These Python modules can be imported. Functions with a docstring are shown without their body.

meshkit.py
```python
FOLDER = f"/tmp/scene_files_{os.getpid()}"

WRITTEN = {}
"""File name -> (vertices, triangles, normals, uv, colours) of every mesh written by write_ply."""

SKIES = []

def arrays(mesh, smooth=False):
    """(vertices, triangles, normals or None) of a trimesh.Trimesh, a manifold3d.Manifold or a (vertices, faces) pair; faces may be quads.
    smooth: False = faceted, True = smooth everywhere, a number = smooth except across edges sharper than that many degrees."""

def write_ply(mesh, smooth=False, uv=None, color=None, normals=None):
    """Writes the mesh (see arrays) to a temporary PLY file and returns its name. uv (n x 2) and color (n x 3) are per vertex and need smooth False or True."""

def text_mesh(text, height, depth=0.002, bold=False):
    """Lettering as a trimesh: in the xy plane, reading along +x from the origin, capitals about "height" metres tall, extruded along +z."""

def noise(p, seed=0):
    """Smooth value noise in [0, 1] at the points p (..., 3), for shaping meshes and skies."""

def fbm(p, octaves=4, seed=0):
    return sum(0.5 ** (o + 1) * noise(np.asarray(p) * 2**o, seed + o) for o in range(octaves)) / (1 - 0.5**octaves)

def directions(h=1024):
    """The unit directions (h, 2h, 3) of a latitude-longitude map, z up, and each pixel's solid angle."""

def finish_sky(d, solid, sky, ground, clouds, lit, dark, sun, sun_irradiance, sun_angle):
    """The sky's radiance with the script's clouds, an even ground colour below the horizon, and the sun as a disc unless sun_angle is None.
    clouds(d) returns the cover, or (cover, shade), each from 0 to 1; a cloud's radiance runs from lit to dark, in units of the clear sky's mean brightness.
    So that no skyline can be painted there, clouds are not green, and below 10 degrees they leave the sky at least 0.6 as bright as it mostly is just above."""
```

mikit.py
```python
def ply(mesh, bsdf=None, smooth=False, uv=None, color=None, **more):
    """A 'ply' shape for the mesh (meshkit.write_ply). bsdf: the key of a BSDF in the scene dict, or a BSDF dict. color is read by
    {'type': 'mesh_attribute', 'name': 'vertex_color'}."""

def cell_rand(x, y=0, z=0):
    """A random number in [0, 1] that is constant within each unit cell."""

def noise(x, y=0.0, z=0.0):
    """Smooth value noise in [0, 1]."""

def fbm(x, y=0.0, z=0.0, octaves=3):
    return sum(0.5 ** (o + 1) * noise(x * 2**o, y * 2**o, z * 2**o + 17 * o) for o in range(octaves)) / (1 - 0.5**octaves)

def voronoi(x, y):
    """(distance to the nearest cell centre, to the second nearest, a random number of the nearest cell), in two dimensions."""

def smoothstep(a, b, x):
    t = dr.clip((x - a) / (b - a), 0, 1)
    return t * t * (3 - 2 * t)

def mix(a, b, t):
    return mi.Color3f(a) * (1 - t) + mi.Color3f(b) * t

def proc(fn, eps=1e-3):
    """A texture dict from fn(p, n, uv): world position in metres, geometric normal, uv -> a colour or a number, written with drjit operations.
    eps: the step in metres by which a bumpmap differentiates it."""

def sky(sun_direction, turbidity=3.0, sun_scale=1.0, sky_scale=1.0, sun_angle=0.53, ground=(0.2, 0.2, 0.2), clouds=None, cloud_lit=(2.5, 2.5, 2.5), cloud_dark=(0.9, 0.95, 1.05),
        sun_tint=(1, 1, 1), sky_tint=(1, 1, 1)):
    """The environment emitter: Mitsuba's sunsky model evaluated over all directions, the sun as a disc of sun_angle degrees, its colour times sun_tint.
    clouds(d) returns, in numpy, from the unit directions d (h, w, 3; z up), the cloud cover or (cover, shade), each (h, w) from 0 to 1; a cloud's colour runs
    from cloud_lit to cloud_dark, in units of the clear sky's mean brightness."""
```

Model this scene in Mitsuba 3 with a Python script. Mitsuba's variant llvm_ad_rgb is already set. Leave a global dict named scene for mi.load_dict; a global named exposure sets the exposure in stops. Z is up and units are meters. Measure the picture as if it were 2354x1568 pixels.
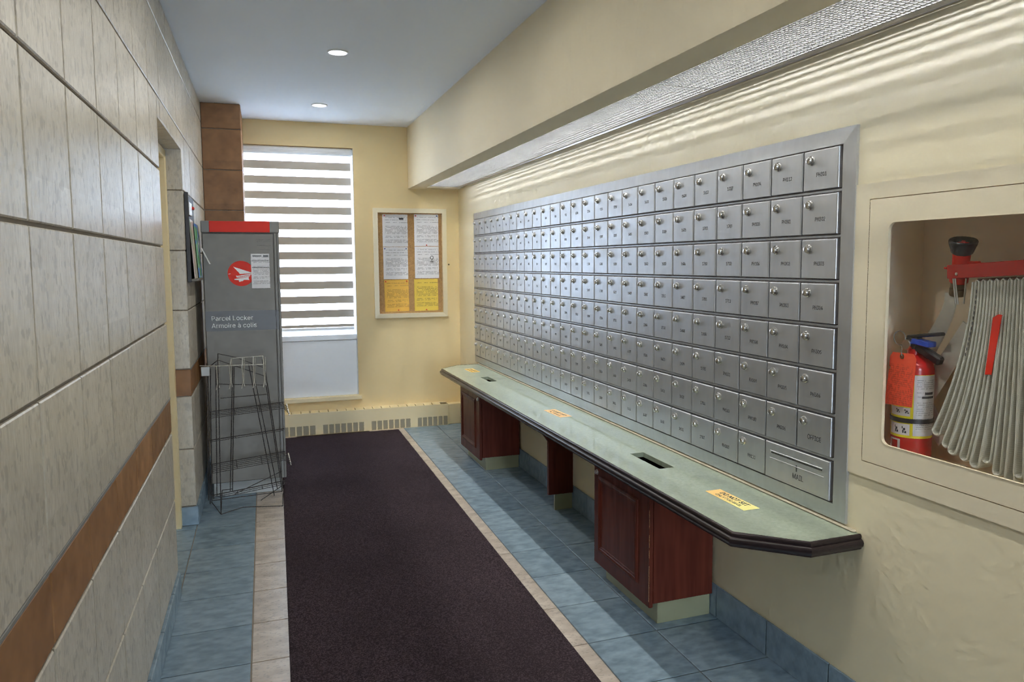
import math, random
import numpy as np, trimesh, mitsuba as mi, drjit as dr, mikit, meshkit
from mikit import noise, fbm, voronoi, cell_rand, smoothstep, mix, proc
from shapely.geometry import Polygon, box as sbox
T = mi.ScalarTransform4f
random.seed(7)
rng = np.random.default_rng(7)
scene, labels = {}, {}

# ------------------------------------------------------------------ camera
CX, CY, YAW, PITCH, ROLL, FOC, EYE = 19.795, -35.184, -0.33257, -0.085024, -0.0062526, 1700.568, 1.37616
cyw, syw, cp, sp, cr, sr = math.cos(YAW), math.sin(YAW), math.cos(PITCH), math.sin(PITCH), math.cos(ROLL), math.sin(ROLL)
FWD = np.array([-syw * cp, cyw * cp, sp]); RIGHT = np.array([cyw, syw, 0.0]); UP = np.cross(RIGHT, FWD)
UP2 = -sr * RIGHT + cr * UP
scene['camera'] = {'type': 'perspective', 'fov': math.degrees(2 * math.atan(1177 / FOC)), 'fov_axis': 'x', 'near_clip': 0.05, 'far_clip': 500.0,
                   'principal_point_offset_x': -CX / 2354, 'principal_point_offset_y': -CY / 1568,
                   'to_world': T().look_at(origin=[0, 0, EYE], target=[float(v) for v in np.array([0, 0, EYE]) + FWD], up=[float(v) for v in UP2])}
# ------------------------------------------------------------------ sky (overcast, seen only through the window) and exposure
def cloud(d):
    return np.full(d.shape[:2], 0.85)
scene['sky'] = mikit.sky((0.3, -0.8, 0.75), turbidity=4.0, sun_scale=0.5, sky_scale=72.0, ground=(0.3, 0.32, 0.34), clouds=cloud, cloud_lit=(1.42, 1.72, 2.12), cloud_dark=(1.0, 1.2, 1.45))
TUBE, DOWN = 235.0, 200.0          # radiance of the fluorescent tubes and of the recessed downlights
exposure = 0.5

# ------------------------------------------------------------------ helpers
XL, D, H = -0.3793, 6.1837, 2.494
XW0, YW0, TH = 1.6252, 1.7, 0.0095
RW = np.eye(4); RW[:2, :2] = [[math.cos(TH), -math.sin(TH)], [math.sin(TH), math.cos(TH)]]; RW[0, 3] = XW0; RW[1, 3] = YW0
RW = RW @ np.array([[1, 0, 0, 0], [0, 1, 0, -YW0], [0, 0, 1, 0], [0, 0, 0, 1.0]])
# right-wall frame: local x = minus the distance out of the wall, y along the wall, z up

def box(x0, x1, y0, y1, z0, z1):
    v = np.array([[x, y, z] for x in (x0, x1) for y in (y0, y1) for z in (z0, z1)], float)
    f = np.array([[0, 1, 3], [0, 3, 2], [4, 6, 7], [4, 7, 5], [0, 4, 5], [0, 5, 1], [2, 3, 7], [2, 7, 6], [0, 2, 6], [0, 6, 4], [1, 5, 7], [1, 7, 3]])
    return trimesh.Trimesh(v, f, process=False)

def bbox(x0, x1, y0, y1, z0, z1, b=0.003):
    """box with chamfered edges"""
    c = np.array([(x0 + x1) / 2, (y0 + y1) / 2, (z0 + z1) / 2]); h = np.array([x1 - x0, y1 - y0, z1 - z0]) / 2
    b = min(b, h.min() * 0.9)
    pts = []
    for sx in (-1, 1):
        for sy in (-1, 1):
            for sz in (-1, 1):
                s = np.array([sx, sy, sz])
                for k in range(3):
                    q = h - b; q[k] = h[k]
                    pts.append(c + s * q)
    return trimesh.convex.convex_hull(np.array(pts))

def cat(ms): return trimesh.util.concatenate([m for m in ms if m is not None])

def tf(m, M):
    m = m.copy(); m.apply_transform(M); return m

def rot(ax, deg, pt=(0, 0, 0)):
    return trimesh.transformations.rotation_matrix(math.radians(deg), ax, pt)

def tr(x, y, z):
    M = np.eye(4); M[:3, 3] = (x, y, z); return M

def numbered(key):
    if key not in used: used.add(key); return key
    n = 1
    while f'{key}_{n:03d}' in used: n += 1
    k = f'{key}_{n:03d}'; used.add(k); return k
used = set()

def thing(name, label=None, cat_=None, group=None, kind=None):
    key = numbered(name); d = {}
    if label: d['label'] = label
    if cat_: d['category'] = cat_
    if group: d['group'] = group
    if kind: d['kind'] = kind
    if d: labels[key] = d
    return key

def part(parent, name, mesh, m, smooth=False, rw=False, label=None, M=None, kind=None, **kw):
    key = numbered(f'{parent}__{name}' if parent else name)
    if rw: mesh = tf(mesh, RW)
    if M is not None: mesh = tf(mesh, M)
    scene[key] = mikit.ply(mesh, m, smooth=smooth, **kw)
    d = {}
    if label: d['label'] = label
    if kind: d['kind'] = kind
    if d: labels[key] = d
    return key

def own(key, mesh, m, smooth=False, rw=False, M=None, **kw):
    """the mesh of the thing itself"""
    if rw: mesh = tf(mesh, RW)
    if M is not None: mesh = tf(mesh, M)
    scene[key] = mikit.ply(mesh, m, smooth=smooth, **kw)
    return key

def tube(pts, r, n=6, closed=False):
    pts = [np.array(p, float) for p in pts]
    P = np.array(pts)
    t = np.gradient(P, axis=0); t /= np.linalg.norm(t, axis=1, keepdims=True) + 1e-12
    a = np.array([0, 0, 1.0]) if abs(t[0][2]) < 0.9 else np.array([1.0, 0, 0])
    rings = []
    a = np.cross(t[0], a); a /= np.linalg.norm(a)
    for i in range(len(P)):
        a = a - t[i] * (a @ t[i]); a /= np.linalg.norm(a) + 1e-12
        b = np.cross(t[i], a)
        ang = np.arange(n) * 2 * np.pi / n
        rings.append(P[i] + r * (np.cos(ang)[:, None] * a + np.sin(ang)[:, None] * b))
    v = np.vstack(rings + [P[:1], P[-1:]]); f = []
    for i in range(len(P) - 1):
        for j in range(n):
            k = (j + 1) % n
            f += [[i * n + j, i * n + k, (i + 1) * n + k], [i * n + j, (i + 1) * n + k, (i + 1) * n + j]]
    c0, c1 = len(P) * n, len(P) * n + 1
    for j in range(n):
        k = (j + 1) % n
        f += [[c0, k, j], [c1, (len(P) - 1) * n + j, (len(P) - 1) * n + k]]
    return trimesh.Trimesh(v, np.array(f), process=False)

def rod(a, b, r, n=6): return tube([a, b], r, n)

def lathe(prof, n=32):
    """profile [(r,z)...] revolved about z"""
    prof = np.array(prof, float); ang = np.arange(n) * 2 * np.pi / n
    v = np.concatenate([np.stack([r * np.cos(ang), r * np.sin(ang), np.full(n, z)], 1) for r, z in prof]); f = []
    for i in range(len(prof) - 1):
        for j in range(n):
            k = (j + 1) % n
            f += [[i * n + j, i * n + k, (i + 1) * n + k], [i * n + j, (i + 1) * n + k, (i + 1) * n + j]]
    return trimesh.Trimesh(v, np.array(f), process=False)

def extrude(poly, h):
    gs = getattr(poly, 'geoms', [poly])
    return cat([trimesh.creation.extrude_polygon(g, h, engine='earcut') for g in gs])

def xz(m):   # extruded in z -> polygon in the X,Z plane facing -Y, thickness towards -Y
    return tf(m, np.array([[1, 0, 0, 0], [0, 0, -1, 0], [0, 1, 0, 0], [0, 0, 0, 1.0]]))

def onwall(m):  # polygon coords (along -s, z) on the right wall, thickness out of the wall (local -x)
    return tf(m, np.array([[0, 0, -1, 0], [-1, 0, 0, 0], [0, 1, 0, 0], [0, 0, 0, 1.0]]))

def quad_uv(corners):
    """a sheet of four corners (uv 00 10 11 01)"""
    return (np.array(corners, float), np.array([[0, 1, 2], [0, 2, 3]])), np.array([[0, 0], [1, 0], [1, 1], [0, 1.0]])

def text(s, height, depth=0.0006, bold=False, sx=1.0, center=True):
    m = meshkit.text_mesh(s, height, depth, bold)
    if sx != 1: m.apply_transform(np.diag([sx, 1, 1, 1.0]))
    if center: m.apply_translation([-(m.bounds[0][0] + m.bounds[1][0]) / 2, 0, 0])
    return m

# ------------------------------------------------------------------ materials
def two(b): return {'type': 'twosided', 'bsdf': b}
def rgb(c): return {'type': 'rgb', 'value': list(map(float, c))} if isinstance(c, (tuple, list)) else c
def mat(name, c, rough=0.5, metal=0.0, spec=0.5, bump=None, bscale=1.0, eps=1e-3, **kw):
    b = {'type': 'principled', 'base_color': rgb(c), 'roughness': rough, 'metallic': metal, 'specular': spec, **kw}
    if bump is not None: b = {'type': 'bumpmap', 'arbitrary': proc(bump, eps), 'scale': bscale, 'bsdf': b}
    scene[name] = two(b); return name

def C(*c): return mi.Color3f(*c)
# stucco paint
def b_stucco(p, n, uv):
    return fbm(p.x * 90, p.y * 90, p.z * 50, 2) * 0.0010
mat('paint_right', proc(lambda p, n, uv: mix((.775, .695, .49), (.74, .655, .45), fbm(p.y * 3, p.z * 3, p.x))), .62, spec=.3, bump=b_stucco, bscale=1.0)
mat('paint_soffit', (.75, .672, .49), .6, spec=.3, bump=lambda p, n, uv: fbm(p.x * 90, p.y * 90, p.z * 14, 3) * .0012)
mat('paint_back', (.78, .63, .35), .6, spec=.3, bump=lambda p, n, uv: fbm(p.x * 70, p.y * 70, p.z * 70, 2) * .0006)
mat('paint_cabinet', (.76, .68, .50), .38)
mat('paint_cabinet_inside', (.88, .79, .62), .6, spec=.3)
mat('paint_cream', (.80, .68, .42), .4)
mat('paint_ceiling', (.80, .86, .93), .8, spec=.2, bump=lambda p, n, uv: fbm(p.x * 160, p.y * 160, p.z, 2) * .0008)
mat('paint_white', (.80, .84, .88), .4)
mat('paint_lower', (.86, .90, .93), .45)
# ceramic tiles
def c_ltile(p, n, uv):
    i = dr.floor((p.y - 1.4865) / .3152); j = dr.floor(p.z / .307)
    t = cell_rand(i, j, 3)
    s = fbm((p.y + p.x) * 16, p.z * 9, i * 3.1 + j, 4)
    g = fbm((p.y + p.x) * 230, p.z * 60, 7, 3)
    base = mix((.41, .37, .30), (.59, .545, .465), t * .3 + s * .55 + (g - .5) * .7)
    return base * (1 - .16 * smoothstep(.60, .72, fbm((p.y + p.x) * 70, p.z * 45, 5, 3)))
mat('tile_stone', proc(c_ltile), .34, spec=.45, bump=lambda p, n, uv: fbm(p.y * 110, p.z * 40, p.x * 110, 3) * .0010)
def c_brown(p, n, uv):
    return mix((.165, .076, .029), (.295, .148, .060), fbm(p.y * 20 + p.x * 20, p.z * 20, 2, 4)) * (.8 + .4 * cell_rand(dr.floor((p.y - 1.4865) / .3152), dr.floor(p.z / .3), 8))
mat('tile_brown', proc(c_brown), .5, spec=.35, bump=lambda p, n, uv: fbm(p.y * 60, p.z * 60, p.x * 60, 3) * .0008)
def c_blue(p, n, uv):
    t = cell_rand(dr.floor((p.x + .087) / .287), dr.floor((p.y - 3.22) / .2965), 5)
    s = fbm(p.x * 24, p.y * 46, p.z * 30, 4)
    return mix((.085, .135, .175), (.235, .31, .365), s * .9 + t * .25)
mat('tile_blue', proc(c_blue), .38, bump=lambda p, n, uv: fbm(p.x * 30, p.y * 60, p.z * 30, 3) * .0011)
def c_beige(p, n, uv):
    s = fbm(p.x * 14, p.y * 30, 1, 4)
    return mix((.38, .32, .265), (.60, .53, .46), s * 1.1) * (.88 + .2 * cell_rand(dr.floor((p.y - 3.22) / .2965), 2, 1)) * (1 - .2 * smoothstep(.60, .74, fbm(p.x * 90, p.y * 170, 4, 3)))
mat('tile_beige', proc(c_beige), .35, bump=lambda p, n, uv: fbm(p.x * 40, p.y * 80, 0, 3) * .001)
mat('grout', (.22, .19, .155), .85, spec=.2)
mat('grout_floor', (.27, .23, .18), .85, spec=.2)
# carpet
def c_carpet(p, n, uv):
    a = cell_rand(dr.floor(p.x / .0042 + .5 * dr.floor(p.y / .0036)), dr.floor(p.y / .0036), 1)
    b = fbm(p.x * 3, p.y * 3, 0, 2)
    return mix((.019, .0138, .0165), (.076, .054, .063), a * a * (.6 + .8 * b))
def b_carpet(p, n, uv):
    u = p.x / .0042 + .5 * dr.floor(p.y / .0036); v = p.y / .0036
    return dr.sin(u * 6.2832) * dr.sin(v * 3.1416) * .0010
mat('carpet', proc(c_carpet), .95, spec=.1, bump=b_carpet, eps=5e-4)
mat('carpet_edge', (.02, .016, .018), .9)
# wood, laminate
def c_wood(p, n, uv):
    g = fbm(p.x * 60, p.y * 60, p.z * 4, 3)
    return mix((.040, .0085, .005), (.105, .023, .012), g)
mat('wood_red', proc(c_wood), .42, spec=.16)
mat('wood_dark', proc(lambda p, n, uv: mix((.006, .004, .005), (.022, .014, .014), fbm(p.x * 90, p.y * 20, p.z * 90, 3))), .22, spec=.35)
mat('wood_chip', (.42, .25, .12), .6)
def c_lam(p, n, uv):
    return mix((.26, .315, .24), (.345, .39, .305), fbm(p.x * 120, p.y * 120, 0, 3)) * (1 - .12 * smoothstep(.6, .75, fbm(p.x * 6, p.y * 6, 3, 3)))
mat('laminate', proc(c_lam), .09, spec=.5)
mat('kick', (.27, .27, .165), .35)
mat('caulk', (.42, .37, .27), .7)
mat('black_hole', (.008, .008, .008), .9)
# metals
def r_alu(p, n, uv): return .37 + .12 * fbm(p.y * 9, p.z * 14, p.x * 9, 3)
scene['aluminium'] = two({'type': 'principled', 'base_color': proc(lambda p, n, uv: mix((.49, .503, .52), (.60, .614, .632), fbm(p.y * 40, p.z * 12, p.x * 9, 3))), 'metallic': .92, 'roughness': proc(r_alu), 'specular': .5})
mat('alu_edge', (.80, .81, .83), .16, metal=1.0)
mat('alu_gap', (.16, .13, .11), .5, metal=.3)
mat('chrome', (.78, .77, .74), .14, metal=1.0)
mat('chrome_light', (.75, .74, .70), .3, metal=.6)
mat('lock_slot', (.03, .03, .03), .5)
mat('ink', (.035, .035, .04), .7)
mat('lens', (.40, .42, .45), .3, metal=.5)
mat('wire', (.022, .019, .019), .45)
mat('steel_grey', proc(lambda p, n, uv: mix((.125, .115, .098), (.175, .163, .138), fbm(p.x * 22, p.z * 22, p.y, 4))), .42, metal=.1, spec=.3)
mat('steel_post', (.19, .185, .17), .5, metal=.1, spec=.3)
mat('band_grey', (.075, .075, .075), .4)
mat('red_gloss', (.60, .030, .016), .5, spec=.2)
mat('red_paint', (.42, .022, .016), .35)
mat('red_body', (.40, .012, .012), .2, clearcoat=.5, clearcoat_gloss=.9)
mat('white_print', (.80, .80, .80), .5)
mat('print_grey', (.85, .85, .83), .5)
mat('black_plastic', (.016, .016, .018), .35)
mat('black_satin', (.02, .02, .022), .5)
mat('brass_dark', (.13, .09, .045), .4, metal=.6)
mat('tag_red', proc(lambda p, n, uv: mix((.74, .075, .03), (.44, .04, .02), smoothstep(.45, .6, noise(uv.x * 30, dr.floor(uv.y * 26) * 7.7)) * smoothstep(.25, .45, dr.abs(uv.y * 26 - dr.floor(uv.y * 26) - .5) * 2) * smoothstep(.06, .12, uv.x) * smoothstep(.94, .88, uv.x) * smoothstep(.82, .72, uv.y) * .8)), .6)
mat('blue_plastic', (.02, .07, .45), .3)
mat('yellow', (.80, .70, .03), .4)
mat('cork', proc(lambda p, n, uv: mix((.28, .15, .055), (.45, .27, .11), fbm(p.x * 120, p.z * 120, 0, 3))), .85)
mat('board_frame', (.78, .70, .50), .4)
def sheet(base, dark, rows):
    def f(p, n, uv):
        r = dr.floor(uv.y * rows); fr = uv.y * rows - r
        word = smoothstep(.30, .42, noise(uv.x * 34 + cell_rand(r, 1, 1) * 50, r * 7.3, 1))
        line = smoothstep(.22, .32, fr) * smoothstep(.78, .68, fr) * smoothstep(.22, .3, cell_rand(r, 4, 4))
        edge = smoothstep(.08, .11, uv.x) * smoothstep(.93, .90, uv.x - .18 * cell_rand(r, 9, 2)) * smoothstep(.08, .12, uv.y) * smoothstep(.95, .92, uv.y)
        return mix(base, dark, word * line * edge * .75)
    return proc(f)
mat('paper_white', sheet((.82, .83, .87), (.26, .27, .30), 26), .7, spec=.2)
mat('paper_orange', sheet((.78, .48, .10), (.38, .20, .06), 24), .7, spec=.2)
mat('paper_yellow', sheet((.80, .60, .11), (.30, .20, .06), 22), .7, spec=.2)
mat('label_print', sheet((.70, .71, .72), (.30, .31, .32), 30), .4)
mat('sticker_paper', proc(lambda p, n, uv: mix((.86, .56, .20), (.86, .80, .30), smoothstep(.1, .95, uv.x))), .55)
mat('sticker_orange', (.86, .55, .25), .55)
mat('sticker_yellow', (.86, .58, .16), .55)
mat('hose', proc(lambda p, n, uv: mix((.58, .58, .51), (.80, .80, .73), .5 + .5 * dr.sin(p.z * 1400) * dr.sin(p.y * 1700))), .8, spec=.2)
mat('blind_opaque', (.50, .465, .41), .8, spec=.2)
scene['blind_sheer'] = {'type': 'principledthin', 'base_color': rgb((.9, .92, .95)), 'roughness': .7, 'diff_trans': 1.7, 'spec_trans': 0.0}
scene['pane_clear'] = {'type': 'blendbsdf', 'weight': .06, 'a': {'type': 'null'}, 'b': {'type': 'twosided', 'bsdf': {'type': 'conductor', 'specular_reflectance': rgb((.9, .9, .9))}}}
scene['pane_glass'] = {'type': 'thindielectric', 'int_ior': 1.5}
mat('housing_grey', (.026, .028, .031), .6)
mat('alu_trim', (.86, .87, .9), .2, metal=.9)
mat('magazine_white', (.75, .76, .75), .3)
mat('magazine_blue', proc(lambda p, n, uv: mix(mix((.05, .16, .45), (.10, .30, .12), smoothstep(.45, .55, noise(p.y * 20, p.z * 18))), (.5, .55, .6), smoothstep(.66, .7, noise(p.y * 34, p.z * 30, 3)))), .3)
mat('magazine_pink', proc(lambda p, n, uv: mix((.55, .42, .38), (.28, .33, .22), smoothstep(.4, .6, noise(p.y * 18, p.z * 12)))), .3)
mat('door_paint', (.62, .52, .34), .5)

# ------------------------------------------------------------------ floor
floor = thing('floor', kind='structure')
own(floor, cat([box(-.9, 2.0, -5.2, 6.5, -.2, -.006)]), 'grout_floor')

def tile_quad(q, t, b, tilt=True):
    """q: four (x,y) ccw corners; a floor tile with chamfered rim, top at z about 0"""
    q = np.array(q, float); c = q.mean(0)
    e = np.linalg.norm(q - c, axis=1, keepdims=True)
    inn = q + (c - q) / e * b * 1.414
    dz = rng.uniform(-.0004, .0003, 4) if tilt else np.zeros(4)
    v = np.vstack([np.c_[q, np.full(4, -t)], np.c_[q, np.full(4, -b)], np.c_[inn, dz]])
    f = []
    for k in range(4):
        n_ = (k + 1) % 4
        for o in (0, 4): f += [[o + k, o + n_, o + 4 + n_], [o + k, o + 4 + n_, o + 4 + k]]
    f += [[8, 9, 10], [8, 10, 11]]
    return trimesh.Trimesh(v, np.array(f), process=False)

def xwall(y): return XW0 - math.tan(TH) * (y - YW0)
G = .0022
OY0_, OY1_ = 3.31, 4.18
for k in range(-8, 10):
    y0 = 3.22 + k * .2965; y1 = min(y0 + .2965, D)
    if y1 - y0 < .03: continue
    for (a, b, m) in ((XL, -.087, 'tile_blue'), (-.087, .205, 'tile_beige')):
        part(floor, 'tile', tile_quad([(a + G, y0 + G), (b - G, y0 + G), (b - G, y1 - G), (a + G, y1 - G)], .006, .0018), m)
    a, b = max(y0, OY0_), min(y1, OY1_)
    if b - a > .02: part(floor, 'tile', tile_quad([(-.60, a + G), (XL - G, a + G), (XL - G, b - G), (-.60, b - G)], .006, .0018), 'tile_blue')
    y0 = 3.245 + k * .2965; y1 = min(y0 + .2965, D)
    for (a, b, m) in ((.775, 1.065, 'tile_beige'), (1.065, 1.345, 'tile_blue'), (1.345, None, 'tile_blue')):
        b0, b1 = (b, b) if b else (xwall(y0), xwall(y1))
        part(floor, 'tile', tile_quad([(a + G, y0 + G), (b0 - G, y0 + G), (b1 - G, y1 - G), (a + G, y1 - G)], .006, .0018), m)

# runner mat
mat_k = thing('runner_mat', 'long dark purple-brown ribbed carpet runner down the middle of the tiled floor', 'mat')
def runner():
    xs = lambda y: (.037 + (y - 2.44) * .0128, 1.0 + (y - 2.1) * .0028)
    ys = np.linspace(-2.2, 6.035, 40); v, f = [], []
    for y in ys:
        a, b = xs(y)
        v += [[a, y, .0005], [a + .001, y, .006], [a + .005, y, .008], [b - .005, y, .008], [b - .001, y, .006], [b, y, .0005]]
    for i in range(len(ys) - 1):
        for j in range(5):
            p0 = i * 6 + j; f += [[p0, p0 + 1, p0 + 7], [p0, p0 + 7, p0 + 6]]
    n_ = (len(ys) - 1) * 6
    for o in (0, n_): f += [[o, o + 1, o + 2], [o, o + 2, o + 3], [o, o + 3, o + 4], [o, o + 4, o + 5]]
    f += [[0, 5, n_ + 5], [0, n_ + 5, n_]]
    return trimesh.Trimesh(np.array(v), np.array(f), process=False)
own(mat_k, runner(), 'carpet')

# ------------------------------------------------------------------ ceiling, walls
ceil = thing('ceiling', kind='structure')
own(ceil, box(-.9, 2.0, -5.2, 6.5, H, H + .2), 'paint_ceiling')
fw = thing('wall_front', kind='structure')          # the entrance end of the passage, open to the daylight
own(fw, cat([box(-.9, -.34, -5.2, -5.0, 0, H), box(1.62, 2.0, -5.2, -5.0, 0, H), box(-.34, 1.62, -5.2, -5.0, 2.40, H)]), 'paint_back')

# left wall
OY0, OY1, OZ = 3.29, 4.19, 1.965
lw = thing('wall_left', kind='structure')
B = .009    # grout lies this far behind the tile faces
own(lw, cat([box(-.75, XL - B, -5.0, OY0 - .004, 0, H), box(-.75, XL - B, OY1 + .004, 6.3, 0, H), box(-.75, XL - B, OY0 - .004, OY1 + .004, OZ + .006, H)]), 'grout')

def wtile(y0, y1, z0, z1, proud=0.0, t=.0085, b=.0026, gap=.0025, zgap=None):
    zgap = zgap or gap; y0 += gap; y1 -= gap; z0 += zgap; z1 -= zgap
    x = XL + proud + rng.uniform(-.0009, .0006)
    x0 = XL - B + .0005
    v = np.array([[x0, y0, z0], [x0, y1, z0], [x0, y1, z1], [x0, y0, z1], [x - b, y0, z0], [x - b, y1, z0], [x - b, y1, z1], [x - b, y0, z1],
                  [x, y0 + b, z0 + b], [x, y1 - b, z0 + b], [x, y1 - b, z1 - b], [x, y0 + b, z1 - b]])
    f = []
    for k in range(4):
        n_ = (k + 1) % 4
        for o in (0, 4): f += [[o + k, o + n_, o + 4 + n_], [o + k, o + 4 + n_, o + 4 + k]]
    f += [[8, 9, 10], [8, 10, 11]]
    return trimesh.Trimesh(v, np.array(f), process=False)

ROWS = [(.102, .410), (.410, .690), (.690, .833), (.833, 1.141), (1.141, 1.449), (1.449, 1.756), (1.756, 2.050), (2.050, 2.360), (2.360, H)]
YJ = [1.4865 + .3152 * k for k in range(-4, 16)]
for r, (z0, z1) in enumerate(ROWS):
    brown = r == 2
    for y0, y1 in zip(YJ[:-1], YJ[1:]):
        y1 = min(y1, 5.64)
        if y1 - y0 < .02: continue
        spans = [(y0, y1)]
        if z0 < OZ:                       # leave the doorway open
            spans = [(a, b) for a, b in ((y0, min(y1, OY0)), (max(y0, OY1), y1)) if b - a > .012]
        for a, b in spans:
            part(lw, 'tile', wtile(a, b, z0, z1, gap=.0028 if not brown else .0022, zgap=.0042), 'tile_brown' if brown else 'tile_stone')
        if z0 < OZ < z1:
            a, b = max(y0, OY0), min(y1, OY1)
            if b - a > .012: part(lw, 'tile', wtile(a, b, OZ, z1), 'tile_stone')
# thin metal trim on top of the brown course
part(lw, 'trim_strip', cat([bbox(XL - B, XL + .0012, y0, y1, .829, .838, .001) for y0, y1 in ((.2, OY0 - .003), (OY1 + .003, 5.64))]), 'steel_post')
# skirting
bl = thing('baseboard_left', kind='structure')
own(bl, cat([box(XL - B, XL + .001, .2, OY0, 0, .1), box(XL - B, XL + .001, OY1, 5.64, 0, .1)]), 'grout')
for y0, y1 in zip(YJ[:-1], YJ[1:]):
    y1 = min(y1, 5.64)
    for a, b in ((y0, min(y1, OY0)), (max(y0, OY1), y1)):
        if b - a > .012: part(bl, 'tile', wtile(a, b, .001, .105, proud=.010), 'tile_blue')
# far jamb of the doorway, its tiles facing the camera, and the tiled underside of the lintel
jm = 'wall_left__jamb'
part(lw, 'jamb', box(-.470, XL - .004, OY1 + .002, OY1 + .02, 0, OZ), 'grout')
def face_tile(x0, x1, z0, z1, y, b=.002):
    v = np.array([[x0, y + .008, z0], [x1, y + .008, z0], [x1, y + .008, z1], [x0, y + .008, z1], [x0, y + b, z0], [x1, y + b, z0], [x1, y + b, z1], [x0, y + b, z1],
                  [x0 + b, y, z0 + b], [x1 - b, y, z0 + b], [x1 - b, y, z1 - b], [x0 + b, y, z1 - b]])
    f = []
    for k in range(4):
        n_ = (k + 1) % 4
        for o in (0, 4): f += [[o + k, o + n_, o + 4 + n_], [o + k, o + 4 + n_, o + 4 + k]]
    f += [[8, 9, 10], [8, 10, 11]]
    return trimesh.Trimesh(v, np.array(f), process=False)
for r, (z0, z1) in enumerate(ROWS):
    z1 = min(z1, OZ)
    if z1 - z0 > .02: part(jm, 'tile', face_tile(-.468, XL - .001, z0 + .0025, z1 - .0025, OY1 - .006), 'tile_brown' if r == 2 else 'tile_stone')
part(jm, 'tile', face_tile(-.468, XL + .008, .001, .10, OY1 - .014), 'tile_blue')
for k in range(3):
    a = OY0 + k * .30; b = min(a + .30, OY1)
    part('wall_left', 'soffit_tile', bbox(-.468, XL - .001, a + .002, b - .002, OZ - .002, OZ + .006, .0015), 'tile_stone')

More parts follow.
